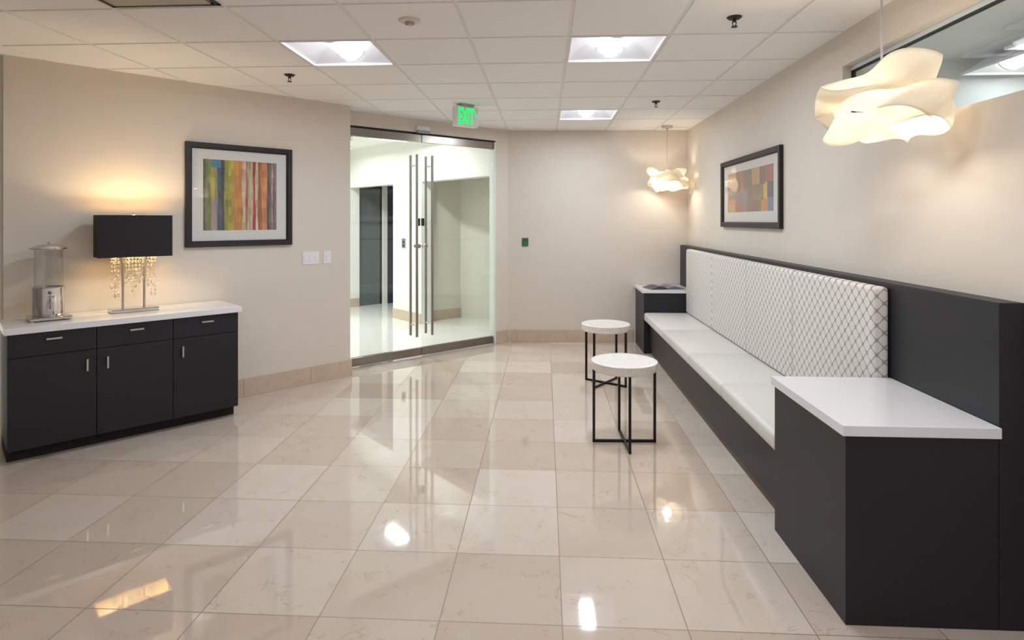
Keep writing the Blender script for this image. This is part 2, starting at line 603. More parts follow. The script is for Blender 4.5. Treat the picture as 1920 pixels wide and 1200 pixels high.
def build_baseboards():
    p = WL_A.copy()
    base_run('baseboard_left', WL_B, WL_A, WL_N, 'tan stone baseboard along the angled left wall', first=0.36, tile=0.61)
    bm_end = WL_A - WL_N * 0.22
    base_run('baseboard_return', WL_A + WL_N * 0.013, bm_end, WL_E, 'tan stone baseboard on the wall end beside the doors', first=9)
    a = D0 + D_E * 1.915
    base_run('baseboard_door', a, BW0, D_N, 'tan stone baseboard right of the glass doors', first=9)
    base_run('baseboard_back', BW0 + (BW1 - BW0).normalized() * 0.03, Vector((1.10, BW0.y + (1.10 - BW0.x) * 0.0415, 0)), Vector((0.0415, -0.999, 0)).normalized(),
             'tan stone baseboard along the back wall', first=0.08, tile=0.62)


# ------------------------------------------------------------------ glass doors
def build_doors():
    ang = math.atan2(D_E.y, D_E.x)
    # frame
    fr = thing('trim_1', 'metal header and pale side frame around the glass doors', 'door frame', D0, ang)
    fr['kind'] = 'structure'
    link('header', B(-0.17, 1.909, 0.02, 0.09, 2.482, 2.506), M['gasket'], fr)
    link('side_frame', B(1.885, 1.909, 0.0, 0.10, 0.0, 2.482), M['pale_frame'], fr)
    y0, y1 = 0.034, 0.046          # glass thickness (local y, + is toward the hall)

    def leaf(name, x0, x1, hx, knob_x, label):
        d = thing(name, label, 'door', D0, ang)
        d['kind'] = 'structure'
        link('glass_panel', B(x0 + 0.002, x1 - 0.002, y0, y1, 0.095, 2.400), M['clear'], d)
        link('bottom_rail', B(x0, x1, 0.018, 0.062, 0.012, 0.100), M['bronze_rail'], d, bevel=0.003)
        link('top_rail', B(x0, x1, 0.018, 0.062, 2.395, 2.480), M['bronze_rail'], d, bevel=0.003)
        for side, yy in (('room', -0.028), ('hall', 0.108)):
            bm = bmesh.new()
            cyl(bm, (hx, yy, 0.235), (hx, yy, 2.25), 0.0155, 20)
            h = link('pull_handle', bm, M['pull'], d, smooth=True)
            for z in (0.36, 2.13):
                bm = bmesh.new()
                cyl(bm, (hx, yy, z), (hx, y0 if yy < 0 else y1, z), 0.009, 12)
                link('standoff', bm, M['chrome'], h, smooth=True)
        for ya, yb in ((y0 - 0.035, y0), (y1, y1 + 0.03)):
            bm = bmesh.new()
            cyl(bm, (knob_x, ya, 1.235), (knob_x, yb, 1.235), 0.024, 20)
            link('lock_cylinder', bm, M['pull'], d, smooth=True)
        s = -1 if knob_x < 0.863 else 1
        link('strike_plate', B(0.858 + s * 0.014 - (0.026 if s < 0 else 0), 0.858 + s * 0.014 + (0.026 if s > 0 else 0), 0.024, 0.056, 1.46, 1.545), M['gasket'], d)
        return d
    leaf('door_1', -0.165, 0.853, 0.768, 0.815, 'left leaf of the frameless glass double door')
    leaf('door_2', 0.863, 1.880, 0.967, 0.905, 'right leaf of the frameless glass double door')
    # sensor above the meeting stiles
    s = thing('door_sensor', 'white motion sensor over the meeting edge of the glass doors', 'sensor', D0, ang)
    link('housing', B(0.77, 0.94, -0.035, 0.0, 2.515, 2.575), M['plastic'], s, bevel=0.012, bseg=3)
    link('lens_window', B(0.775, 0.935, -0.045, 0.0, 2.490, 2.513), M['plastic_grey'], s, bevel=0.006)


# ------------------------------------------------------------------ hall behind the doors
def build_hall():
    WE = Vector((math.sqrt(.5), -math.sqrt(.5), 0))       # along the cross wall, toward the doors
    WN = Vector((-math.sqrt(.5), -math.sqrt(.5), 0))      # its face, toward the hall
    W0 = Vector((-3.40, 10.30, 0))
    ang = math.atan2(WE.y, WE.x)
    mt = local_frame(W0, ang)
    z_op = 2.09
    t = 0.18
    bm = bmesh.new()
    box(bm, -0.4, 3.86, 0.0, t, z_op, HALL_Z + .06, mtx=mt)             # bulkhead
    k0 = 1.455; k1 = 2.25
    box(bm, k0, k1, 0.0, t, 0.0, z_op, mtx=mt)                      # pier
    struct('wall_hall_front', bm, M['white_wall'], 'white hall wall with two openings seen through the glass doors', 'wall')
    # elevator wall beyond the left opening, parallel to the doors
    ev = W0 - WE * 0.02
    e2 = D_E
    m2 = local_frame(ev, math.atan2(e2.y, e2.x))
    bm = bmesh.new()
    box(bm, -5.2, 0.193, 0.0, 0.15, 0, HALL_Z, mtx=m2)
    box(bm, 0.193, 0.66, 0.0, 0.15, 2.15, HALL_Z, mtx=m2)
    box(bm, 0.66, 0.745, 0.0, 0.15, 0, HALL_Z, mtx=m2)
    box(bm, 0.745, 1.2, 0.0, 0.15, 2.15, HALL_Z, mtx=m2)
    box(bm, 1.2, 2.8, 0.0, 0.15, 0, HALL_Z, mtx=m2)
    struct('wall_elevator', bm, M['white_wall'], 'white wall around the elevator at the end of the hall', 'wall')
    d = thing('door_3', 'grey steel elevator door seen through the left glass leaf', 'elevator door', ev, math.atan2(e2.y, e2.x))
    d['kind'] = 'structure'
    link('door_panel', B(0.193, 0.625, 0.06, 0.09, 0.0, 2.10), M['elevator'], d)
    link('door_edge', B(0.63, 0.66, 0.05, 0.09, 0.0, 2.10), M['gasket'], d)
    link('head_track', B(0.193, 0.66, 0.05, 0.10, 2.10, 2.15), M['gasket'], d)
    d = thing('door_4', 'dark narrow strip of a second elevator door beside the white pier', 'elevator door', ev, math.atan2(e2.y, e2.x))
    d['kind'] = 'structure'
    link('door_panel', B(0.745, 1.2, 0.02, 0.06, 0.0, 2.15), M['elevator_dark'], d)
    # alcove behind the right opening
    p0 = W0 + WE * k1 - WN * 0.0
    p1 = Vector((-1.32, 9.36, 0))
    p0 = p1 - e2 * 0.74
    nrm = Vector((e2.y, -e2.x, 0))
    bm = bmesh.new()
    prism(bm, [p0, p1, p1 - nrm * 0.12, p0 - nrm * 0.12], 0, HALL_Z)
    q = p1 + Vector((1.7, -0.55, 0))
    bn = Vector((-0.55, -1.7, 0)).normalized()
    prism(bm, [p1, q, q - bn * 0.12, p1 - bn * 0.12], 0, HALL_Z)
    struct('wall_alcove', bm, M['alcove_wall'], 'pale stone coloured alcove wall behind the right glass leaf', 'wall')
    base_run('baseboard_alcove', p0, p1 - e2 * 0.0, nrm, 'tan stone baseboard of the alcove behind the right glass leaf', first=9, h=0.15)
    base_run('baseboard_pier', W0 + WE * k0, W0 + WE * k1, WN, 'tan stone baseboard under the white hall pier', first=9, h=0.15)
    base_run('baseboard_elevator', ev - e2 * 1.5, ev + e2 * 0.19, nrm, 'tan stone baseboard left of the grey elevator door', first=9, h=0.15)
    # ceilings and closing walls
    bm = bmesh.new()
    prism(bm, [D0 - D_E * 4.2 - D_N * .1, D0 + D_E * 2.1 - D_N * .1, Vector((1.9, 7.70, 0)), Vector((1.9, 12.5, 0)), Vector((-9, 12.5, 0)), Vector((-9, 5.5, 0))], HALL_Z, HALL_Z + 0.06)
    struct('ceiling_hall', bm, M['white_wall'], 'bright white hall ceiling seen through the top of the glass doors', 'ceiling')
    hw0 = WL_B - WL_N * 0.30 - WL_E * 0.1
    bm = bmesh.new()
    prism(bm, [hw0, hw0 - WL_N * 4.4, hw0 - WL_N * 4.4 - WL_E * .12, hw0 - WL_E * .12], 0, 2.8)
    struct('wall_hall_left', bm, M['white_wall'], 'white wall closing the hall on the far left', 'wall')
    bm = bmesh.new()
    box(bm, -4.0, 2.0, 12.5, 12.6, 0, 2.8)
    box(bm, 1.9, 2.0, 7.7, 12.6, 0, 2.8)
    struct('wall_hall_back', bm, M['white_wall'], 'white wall closing the spaces behind the hall', 'wall')
    # call button plate
    c = thing('call_button_plate', 'small steel elevator call plate on the white hall pier', 'button plate', (0, 0, 0))
    c.matrix_world = mt
    link('plate', B(1.72, 1.82, -0.006, 0.0, 1.10, 1.245), M['elevator'], c)
    for z in (1.19, 1.135):
        bm = bmesh.new(); cyl(bm, (1.77, -0.012, z), (1.77, -0.005, z), 0.02, 14)
        link('button', bm, M['gasket'], c)
    # a ceiling-hung spray head
    s = thing('sprinkler', 'tiny sprinkler head on the bright hall ceiling behind the doors', 'sprinkler', (-2.82, 8.55, HALL_Z))
    bm = bmesh.new()
    cyl(bm, (0, 0, -0.008), (0, 0, 0), 0.04, 16)
    link('escutcheon', bm, M['plastic_grey'], s)
    bm = bmesh.new()
    cyl(bm, (0, 0, -0.05), (0, 0, -0.008), 0.01, 10); cyl(bm, (0, 0, -0.054), (0, 0, -0.05), 0.022, 12)
    link('deflector', bm, M['reader'], s)


# ------------------------------------------------------------------ ceiling lights
def troffer(name, label, loc, lens_mat, watts, rz=0.0, size=0.5856, group='square recessed ceiling lights'):
    o = thing(name, label, 'ceiling light', loc, rz, group)
    h = size / 2
    bm = bmesh.new()
    N = 10
    prof = []
    for i in range(N + 1):
        s = i / N
        x = -h + (h - 0.105) * s
        z = 0.002 + 0.105 * math.sin(s * math.pi / 2)
        prof.append((x, z))
    full = prof + [(-x, z) for x, z in reversed(prof)]
    ye = h - 0.07
    ra = [[bm.verts.new((x, y, z)) for x, z in full] for y in (-h + 0.0 , h - 0.0)]
    # ends slope in: raise only the crown inward
    for row, sgn in ((ra[0], 1), (ra[1], -1)):
        for v in row:
            v.co.y += sgn * 0.10 * (v.co.z / 0.107)
    for i in range(len(full) - 1):
        bm.faces.new((ra[0][i], ra[0][i + 1], ra[1][i + 1], ra[1][i]))
    for row, y in ((ra[0], -h), (ra[1], h)):
        bot = [bm.verts.new((v.co.x, y, 0.002)) for v in row]
        for i in range(len(row) - 1):
            try:
                bm.faces.new((row[i], row[i + 1], bot[i + 1], bot[i]))
            except ValueError:
                pass
    bmesh.ops.remove_doubles(bm, verts=bm.verts, dist=0.0005)
    link('reflector', bm, M['troffer'], o, smooth=True)
    # lamp basket
    bm = bmesh.new()
    r, L, zc, fl = 0.086, h - 0.075, 0.080, 0.70
    seg = 18
    rows = [[bm.verts.new((r * math.cos(math.pi + math.pi * i / seg), y, zc + fl * r * math.sin(math.pi + math.pi * i / seg))) for i in range(seg + 1)] for y in (-L, L)]
    for i in range(seg):
        bm.faces.new((rows[0][i], rows[0][i + 1], rows[1][i + 1], rows[1][i]))
    bm.faces.new(rows[0]); bm.faces.new(rows[1][::-1])
    link('lens', bm, lens_mat, o)
    for y in (-L, L):
        bm = bmesh.new()
        rr = [[bm.verts.new((q * math.cos(math.pi + math.pi * i / seg), y + dy, zc + (fl * r + q - r) * math.sin(math.pi + math.pi * i / seg))) for i in range(seg + 1)]
              for q, dy in ((r + 0.004, -0.004), (r + 0.010, -0.004), (r + 0.010, 0.004), (r + 0.004, 0.004))]
        for a in range(4):
            b2 = (a + 1) % 4
            for i in range(seg):
                bm.faces.new((rr[a][i], rr[a][i + 1], rr[b2][i + 1], rr[b2][i]))
        link('end_rim', bm, M['plastic_grey'], o)
    bm = bmesh.new()
    a, b = h + 0.001, h - 0.008
    box(bm, -a, a, -a, -b, -0.004, 0.012); box(bm, -a, a, b, a, -0.004, 0.012)
    box(bm, -a, -b, -b, b, -0.004, 0.012); box(bm, b, a, -b, b, -0.004, 0.012)
    link('frame', bm, M['troffer'], o)
    link('housing', B(-h, h, -h, h, 0.115, 0.14), M['troffer'], o)
    ld = bpy.data.lights.new('lamp_light', 'AREA')
    ld.shape = 'RECTANGLE'; ld.size = 0.12; ld.size_y = 2 * L - 0.02; ld.energy = watts; ld.color = (0.82, 0.905, 1.0) if lens_mat is M['lens'] else (0.94, 0.975, 1.0)
    lo = bpy.data.objects.new('lamp_light', ld); COL.objects.link(lo); lo.parent = o; lo.location = (0, 0, zc - fl * r - 0.003)
    return o


def build_ceiling_lights():
    labels = {(0, 0): 'square recessed light in the ceiling, nearer of the two in the right row',
              (-3, 0): 'square recessed light over the left side, nearest the credenza',
              (0, 4): 'small looking far square recessed light near the back wall',
              (0, -4): 'square recessed light above the viewpoint on the right',
              (0, -8): 'square recessed light behind the viewpoint on the right', (-3, -8): 'added unseen square recessed light behind the viewpoint on the left'}  # the left one behind the viewpoint is invented, to brighten that side
    first = None
    for (i, j), lab in labels.items():
        loc = (CX0 + (i + .5) * CT, CY0 + (j + .5) * CT, H_CEIL)
        if first is None:
            first = troffer('ceiling_light', lab, loc, M['lens'], TROFFER_W)
        else:
            dup(first, loc, 0, lab)
    # hall
    hall_spots = [((-1.95, 7.85), 'square light on the hall ceiling just behind the glass doors'),
                  ((-3.3, 8.9), 'square light on the hall ceiling in front of the elevator'),
                  ((-4.0, 6.6), 'square light on the hall ceiling behind the angled wall'),
                  ((-5.2, 7.9), 'square light at the hidden left end of the hall ceiling'),
                  ]
    hf = None
    for (x, y), lab in hall_spots:
        z = HALL_Z - 0.125
        if hf is None:
            hf = troffer('hall_light', lab, (x, y, z), M['hall_lens'], HALL_W, D_E.to_2d().angle_signed(Vector((1, 0))) * 1.0, group='square lights in the hall')
        else:
            dup(hf, (x, y, z), hf.rotation_euler.z, lab)
    # next room
    for k, ((x, y), lab) in enumerate([((3.12, 3.98), 'square light in the next room, the one touching its far wall'),
                                       ((2.95, 3.36), 'square light in the next room, nearer one behind the window'),
                                       ((3.30, 1.20), 'added unseen square light that brightens the next room, hidden behind the right wall')]):  # third light is added out of view to lift the room's ambient
        z = H_CEIL - 0.13
        troffer('neighbour_light', lab, (x, y, z + 0.0), M['hall_lens'], NEXT_W * (1 if k < 2 else 45), size=0.56, group='square lights in the next room')


# ------------------------------------------------------------------ small ceiling and wall fittings
def build_fittings():
    def sprinkler(x, y, label, first=[None]):
        if first[0]:
            return dup(first[0], (x, y, H_CEIL), 0, label)
        s = thing('sprinkler', label, 'sprinkler', (x, y, H_CEIL), 0, 'dark ceiling sprinklers')
        bm = bmesh.new(); lathe(bm, [(0, 0), (0.041, 0), (0.041, -0.003), (0.030, -0.012), (0.014, -0.014), (0, -0.014)], 24)
        link('escutcheon', bm, M['brass_dark'], s, smooth=True)
        bm = bmesh.new()
        cyl(bm, (0, 0, -0.028), (0, 0, -0.012), 0.010, 12)
        for sx in (-1, 1):
            cyl(bm, (sx * 0.011, 0, -0.026), (sx * 0.006, 0, -0.052), 0.0028, 8)
        link('body', bm, M['brass_dark'], s)
        bm = bmesh.new(); cyl(bm, (0, 0, -0.056), (0, 0, -0.052), 0.017, 16)
        link('deflector', bm, M['brass_dark'], s)
        first[0] = s
        return s
    sprinkler(-1.967, 4.528, 'dark sprinkler head on the ceiling left of the left ceiling light')
    sprinkler(1.047, 3.379, 'dark sprinkler head on the ceiling nearest the right wall and camera')
    sprinkler(1.050, 5.733, 'small dark sprinkler head between far ceiling light and right wall')
    # detector
    s = thing('smoke_detector', 'off-white round smoke detector between the two near ceiling lights', 'smoke detector', (-0.759, 3.333, H_CEIL))
    bm = bmesh.new(); lathe(bm, [(0, 0), (0.062, 0), (0.062, -0.006), (0.052, -0.012), (0.030, -0.014), (0.0, -0.014)], 32)
    link('base', bm, M['detector'], s, smooth=True)
    bm = bmesh.new(); lathe(bm, [(0.026, -0.013), (0.026, -0.024), (0.021, -0.024), (0.020, -0.013)], 24)
    link('vent_ring', bm, M['plastic_grey'], s, smooth=True)
    bm = bmesh.new(); lathe(bm, [(0, -0.014), (0.018, -0.014), (0.014, -0.032), (0, -0.034)], 24)
    link('sensor_cap', bm, M['detector'], s, smooth=True)
    # vent
    i, j = -4, -2
    cx, cy = CX0 + (i + .5) * CT, CY0 + (j + .5) * CT
    v = thing('ceiling_vent', 'square grey air vent at the top edge of the ceiling', 'vent', (cx, cy, H_CEIL))
    h = 0.293
    bm = bmesh.new()
    for a in ((-h, h, -h, -h + .02), (-h, h, h - .02, h), (-h, -h + .02, -h, h), (h - .02, h, -h, h)):
        box(bm, *a, 0.0, 0.02)
    link('frame', bm, M['gasket'], v)
    link('face_panel', B(-h + .035, h - .035, -h + .035, h - .035, -0.004, 0.012), M['vent'], v)
    link('duct_box', B(-h, h, -h, h, 0.06, 0.08), M['gasket'], v)
    # exit sign
    ang = math.atan2(D_E.y, D_E.x)
    s = thing('exit_sign', 'white ceiling-hung sign with lit green EXIT letters', 'exit sign', (-0.770, 5.795, H_CEIL), ang)
    w, hh, t = 0.262, 0.195, 0.075
    link('canopy', B(-0.07, 0.07, -0.05, 0.05, -0.022, 0.0), M['plastic_grey'], s, bevel=0.004)
    link('case', B(-w / 2, w / 2, -t / 2, t / 2, -0.022 - hh, -0.022), M['plastic'], s, bevel=0.008, bseg=3)
    cu = bpy.data.curves.new('exit_text', 'FONT')
    cu.body = 'EXIT'
    cu.size = 0.185
    cu.extrude = 0.001
    cu.offset = 0.007
    cu.align_x = 'CENTER'; cu.align_y = 'CENTER'
    tmp = bpy.data.objects.new('exit_text', cu)
    COL.objects.link(tmp)
    dg = bpy.context.evaluated_depsgraph_get()
    dg.update()
    me = bpy.data.meshes.new_from_object(tmp.evaluated_get(dg))
    bpy.data.objects.remove(tmp)
    xs = [v.co.x for v in me.vertices]; ys = [v.co.y for v in me.vertices]
    mx, my = (max(xs) + min(xs)) / 2, (max(ys) + min(ys)) / 2
    kx, ky = 0.186 / (max(xs) - min(xs)), 0.160 / (max(ys) - min(ys))
    for v_ in me.vertices:
        v_.co.x = (v_.co.x - mx) * kx - 0.016
        v_.co.y = (v_.co.y - my) * ky
    me.materials.clear(); me.materials.append(M['exit_green'])
    lt = bpy.data.objects.new('letters', me)
    COL.objects.link(lt); lt.parent = s
    lt.location = (0, -t / 2 - 0.002, -0.022 - hh / 2)
    lt.rotation_euler = (math.pi / 2, 0, 0)
    lt['label'] = 'lit green letters EXIT'
    bm = bmesh.new()
    y = -t / 2 - 0.002
    zc = -0.022 - hh / 2 + 0.02
    vs = [bm.verts.new(p) for p in ((0.084, y, zc + 0.032), (0.084 + 0.034, y, zc), (0.084, y, zc - 0.032), (0.084 + 0.010, y, zc))]
    bm.faces.new(vs)
    link('arrow', bm, M['exit_green'], s)
    # switch plates on the left wall
    mt = local_frame(WL_A, A47)
    def plate(k0, k1, z0, z1, gangs, label):
        p = thing('light_switch', label, 'light switch')
        p.matrix_world = mt
        link('plate', B(-k0, -k1, -0.006, 0.0, z0, z1), M['plastic'], p, bevel=0.002)
        w_ = (k0 - k1) / gangs
        for g in range(gangs):
            cxx = -k0 + (g + .5) * w_
            link('rocker', B(cxx - 0.016, cxx + 0.016, -0.010, -0.005, (z0 + z1) / 2 - 0.032, (z0 + z1) / 2 + 0.032), M['plastic'], p, bevel=0.002)
        return p
    plate(0.488, 0.326, 1.112, 1.232, 3, 'wide white three-gang switch plate on the angled wall')
    plate(0.283, 0.207, 1.112, 1.232, 1, 'single white switch plate between wide plate and glass doors')
    # release button on the back wall
    u = (BW1 - BW0).normalized()
    rb = thing('door_release_button', 'small dark plate with green button on the back wall', 'push button')
    rb.matrix_world = local_frame(BW0 + u * 0.176, math.atan2(u.y, u.x))
    link('plate', B(0, 0.078, -0.012, 0.0, 1.200, 1.302), M['reader'], rb, bevel=0.003)
    link('button', B(0.012, 0.066, -0.018, -0.010, 1.206, 1.262), M['green_led'], rb, bevel=0.002)


# ------------------------------------------------------------------ pictures
def picture(mtx, x0, x1, z0, z1, fw, art, ax, name, label, depth=0.032):
    """local frame: x along wall, -y out of the wall"""
    p = thing('framed_picture', label, 'picture', group='framed abstract prints')
    p.matrix_world = mtx
    bm = bmesh.new()
    o = [(x0, z0), (x1, z0), (x1, z1), (x0, z1)]
    i_ = [(x0 + fw, z0 + fw), (x1 - fw, z0 + fw), (x1 - fw, z1 - fw), (x0 + fw, z1 - fw)]
    prof = [(0, 0.0), (0, -depth), (0.75, -depth * 0.92), (1, -depth * 0.55), (1, 0.0)]
    rings = []
    for s, y in prof:
        rings.append([bm.verts.new((a[0] + (b[0] - a[0]) * s, y, a[1] + (b[1] - a[1]) * s)) for a, b in zip(o, i_)])
    for a, b in zip(rings, rings[1:] + rings[:1]):
        for k in range(4):
            bm.faces.new((a[k], a[(k + 1) % 4], b[(k + 1) % 4], b[k]))
    link('frame', bm, M['frame_wood'], p, bevel=0.0015)
    a0, a1, b0, b1 = ax
    bm = bmesh.new()
    # mat board with a window
    for q in ((x0 + fw, a0, z0 + fw, z1 - fw), (a1, x1 - fw, z0 + fw, z1 - fw), (a0, a1, z0 + fw, b0), (a0, a1, b1, z1 - fw)):
        box(bm, q[0], q[1], -0.010, -0.004, q[2], q[3])
    link('mat_board', bm, M['mat'], p)
    # the print: coloured faces
    bm = bmesh.new()
    lay = bm.loops.layers.float_color.new('paint')
    box_col = art(bm, lay, a0, a1, b0, b1)
    link('print', bm, M['paint'], p)
    bm = bmesh.new()
    box(bm, x0 + fw - .002, x1 - fw + .002, -0.0155, -0.0135, z0 + fw - .002, z1 - fw + .002)
    link('glass', bm, M['picture_glass'], p)
    return p


def art_face(bm, lay, quad, col):
    f = bm.faces.new([bm.verts.new(v) for v in quad])
    c = srgb(*col)
    for l in f.loops:
        l[lay] = c


def art_stripes(bm, lay, a0, a1, b0, b1):
    S = [(0, (84, 86, 58)), (.03, (128, 122, 96)), (.06, (120, 128, 54)), (.10, (164, 162, 66)), (.155, (150, 140, 96)), (.185, (62, 82, 104)),
         (.235, (52, 60, 70)), (.275, (148, 150, 52)), (.33, (176, 164, 60)), (.375, (196, 158, 62)), (.41, (214, 146, 62)), (.47, (206, 138, 72)), (.515, (204, 180, 156)),
         (.565, (180, 104, 92)), (.59, (196, 168, 132)), (.61, (184, 176, 120)), (.64, (206, 190, 172)), (.665, (190, 52, 62)), (.70, (204, 186, 168)), (.735, (150, 98, 52)),
         (.765, (196, 104, 62)), (.79, (214, 134, 84)), (.865, (92, 80, 82)), (.90, (120, 110, 112)), (.93, (176, 150, 128)), (.955, (112, 84, 96)), (.975, (160, 132, 140)), (1, (0, 0, 0))]
    rr = random.Random(3)
    n = 9
    W, Hh = a1 - a0, b1 - b0
    def wob(k, z):
        if k in (0, len(S) - 1):
            return 0
        return 0.006 * math.sin(k * 2.1 + z * 7.0) + 0.003 * math.sin(k * 5.0 + z * 19)
    for k in range(len(S) - 1):
        for m in range(n):
            za, zb = m / n, (m + 1) / n
            c = S[k][1]
            j = rr.uniform(0.9, 1.1)
            col = tuple(max(0, min(255, int(v * j + rr.uniform(-5, 5)))) for v in c)
            if 2 <= k <= 5 and m < 4 and k in (3, 4):
                col = (170, 146, 148) if m < 4 else col
            if k in (3, 4, 5) and m == n - 1:
                col = (58, 128, 150)
            xa0, xa1 = a0 + (S[k][0] + wob(k, za)) * W, a0 + (S[k + 1][0] + wob(k + 1, za)) * W
            xb0, xb1 = a0 + (S[k][0] + wob(k, zb)) * W, a0 + (S[k + 1][0] + wob(k + 1, zb)) * W
            z0_, z1_ = b0 + za * Hh, b0 + zb * Hh
            art_face(bm, lay, ((xa0, -0.004, z0_), (xa1, -0.004, z0_), (xb1, -0.004, z1_), (xb0, -0.004, z1_)), col)


def art_blocks(bm, lay, a0, a1, b0, b1):
    # x fraction from far (left in the photo) to near, z fraction from the top
    Q = [(0, .12, 0, .30, (190, 140, 96)), (.12, .30, 0, .24, (176, 118, 78)), (.30, .40, 0, .3, (168, 126, 88)), (.40, .56, 0, .36, (122, 118, 98)), (.56, .68, 0, .38, (196, 150, 84)),
         (.68, .72, 0, .38, (205, 170, 120)), (.72, .84, 0, .40, (122, 92, 74)), (.84, 1, 0, .36, (176, 84, 72)),
         (0, .12, .30, .56, (178, 120, 84)), (.12, .30, .24, .50, (150, 100, 76)), (.30, .40, .3, .5, (196, 120, 70)), (0, .18, .56, .68, (126, 96, 86)),
         (.18, .34, .50, .74, (104, 84, 92)), (.34, .46, .50, .70, (104, 112, 150)), (.40, .56, .36, .50, (128, 108, 80)), (.46, .56, .50, .74, (112, 92, 76)), (.56, .70, .38, .74, (138, 112, 76)),
         (.70, .80, .40, .74, (142, 122, 80)), (.80, .87, .36, .72, (226, 200, 56)), (.87, 1, .36, .70, (72, 72, 92)),
         (0, .18, .68, .82, (216, 112, 56)), (0, .18, .82, 1, (212, 156, 50)), (.18, .36, .74, 1, (156, 78, 58)), (.34, .46, .70, .74, (112, 108, 130)), (.36, .46, .74, 1, (118, 112, 128)),
         (.46, .70, .74, 1, (124, 78, 72)), (.70, .76, .74, 1, (128, 120, 60)), (.76, .88, .72, 1, (222, 136, 44)), (.88, 1, .70, 1, (90, 124, 174)),
         (.76, .80, .70, .74, (222, 136, 44))]
    W, Hh = a1 - a0, b1 - b0
    art_face(bm, lay, ((a0, -0.0035, b0), (a1, -0.0035, b0), (a1, -0.0035, b1), (a0, -0.0035, b1)), (130, 104, 84))
    for x, X, t, T, c in Q:
        art_face(bm, lay, ((a0 + x * W, -0.004, b1 - T * Hh), (a0 + X * W, -0.004, b1 - T * Hh), (a0 + X * W, -0.004, b1 - t * Hh), (a0 + x * W, -0.004, b1 - t * Hh)), c)


def build_pictures():
    picture(local_frame(WL_A, A47), -1.480, -0.598, 1.302, 2.162, 0.050, art_stripes, (-1.345, -0.735, 1.438, 2.030), 'framed_picture',
            'dark framed print of vertical coloured stripes on the angled left wall')
    # right wall: local x runs toward the camera
    mt = Matrix.Translation((XR, 0, 0)) @ Matrix.Rotation(-math.pi / 2, 4, 'Z')
    picture(mt, -6.075, -4.575, 1.458, 2.088, 0.050, art_blocks, (-5.905, -4.744, 1.597, 1.965), 'framed_picture',
            'dark framed print of coloured rectangles on the wall above the bench')


# ------------------------------------------------------------------ credenza and what stands on it
CR_A = math.radians(47.0)
CR_E = Vector((math.cos(CR_A), math.sin(CR_A), 0))
CR_N = Vector((math.sin(CR_A), -math.cos(CR_A), 0))
CR_P = Vector((-2.375, 4.532, 0))
CR_M = local_frame(CR_P, CR_A)      # local: x along front (0 right end, negative left), y into the wall
CR_TOP = 0.854


def build_credenza():
    W, D, zb, zt = 1.374, 0.480, 0.085, 0.812
    c = thing('credenza', 'long dark three-bay credenza with white top against the angled wall', 'credenza')
    c.matrix_world = CR_M
    link('body', B(-W, 0, 0.020, D, zb, zt), M['laminate'], c)
    link('toe_kick', B(-W + .0, -0.004, 0.09, D, 0.0, zb), M['gap'], c)
    link('countertop', B(-W - .02, 0.02, -0.022, D + .004, zt, CR_TOP), M['quartz'], c, bevel=0.003)
    xs = [-W, -0.916, -0.455, 0.0]
    zs = 0.662
    g = 0.002
    for k in range(3):
        x0, x1 = xs[k] + g, xs[k + 1] - g
        d = link('drawer', B(x0, x1, 0.0, 0.02, zs + g, zt - 0.004), M['laminate'], c, bevel=0.001)
        cx = (x0 + x1) / 2
        bm = bmesh.new()
        hz = 0.765
        box(bm, cx - .042, cx + .042, -0.026, -0.018, hz - .006, hz + .006)
        box(bm, cx - .036, cx - .028, -0.020, 0.0, hz - .004, hz + .004); box(bm, cx + .028, cx + .036, -0.020, 0.0, hz - .004, hz + .004)
        link('handle', bm, M['nickel'], d, bevel=0.002)
        dr = link('door', B(x0, x1, 0.0, 0.02, zb, zs - g), M['laminate'], c, bevel=0.001)
        hx = (x1 - .052) if k == 0 else (x0 + .058)
        bm = bmesh.new()
        box(bm, hx - .006, hx + .006, -0.026, -0.018, 0.525, 0.604)
        box(bm, hx - .004, hx + .004, -0.020, 0.0, 0.534, 0.542); box(bm, hx - .004, hx + .004, -0.020, 0.0, 0.587, 0.595)
        link('handle', bm, M['nickel'], dr, bevel=0.002)


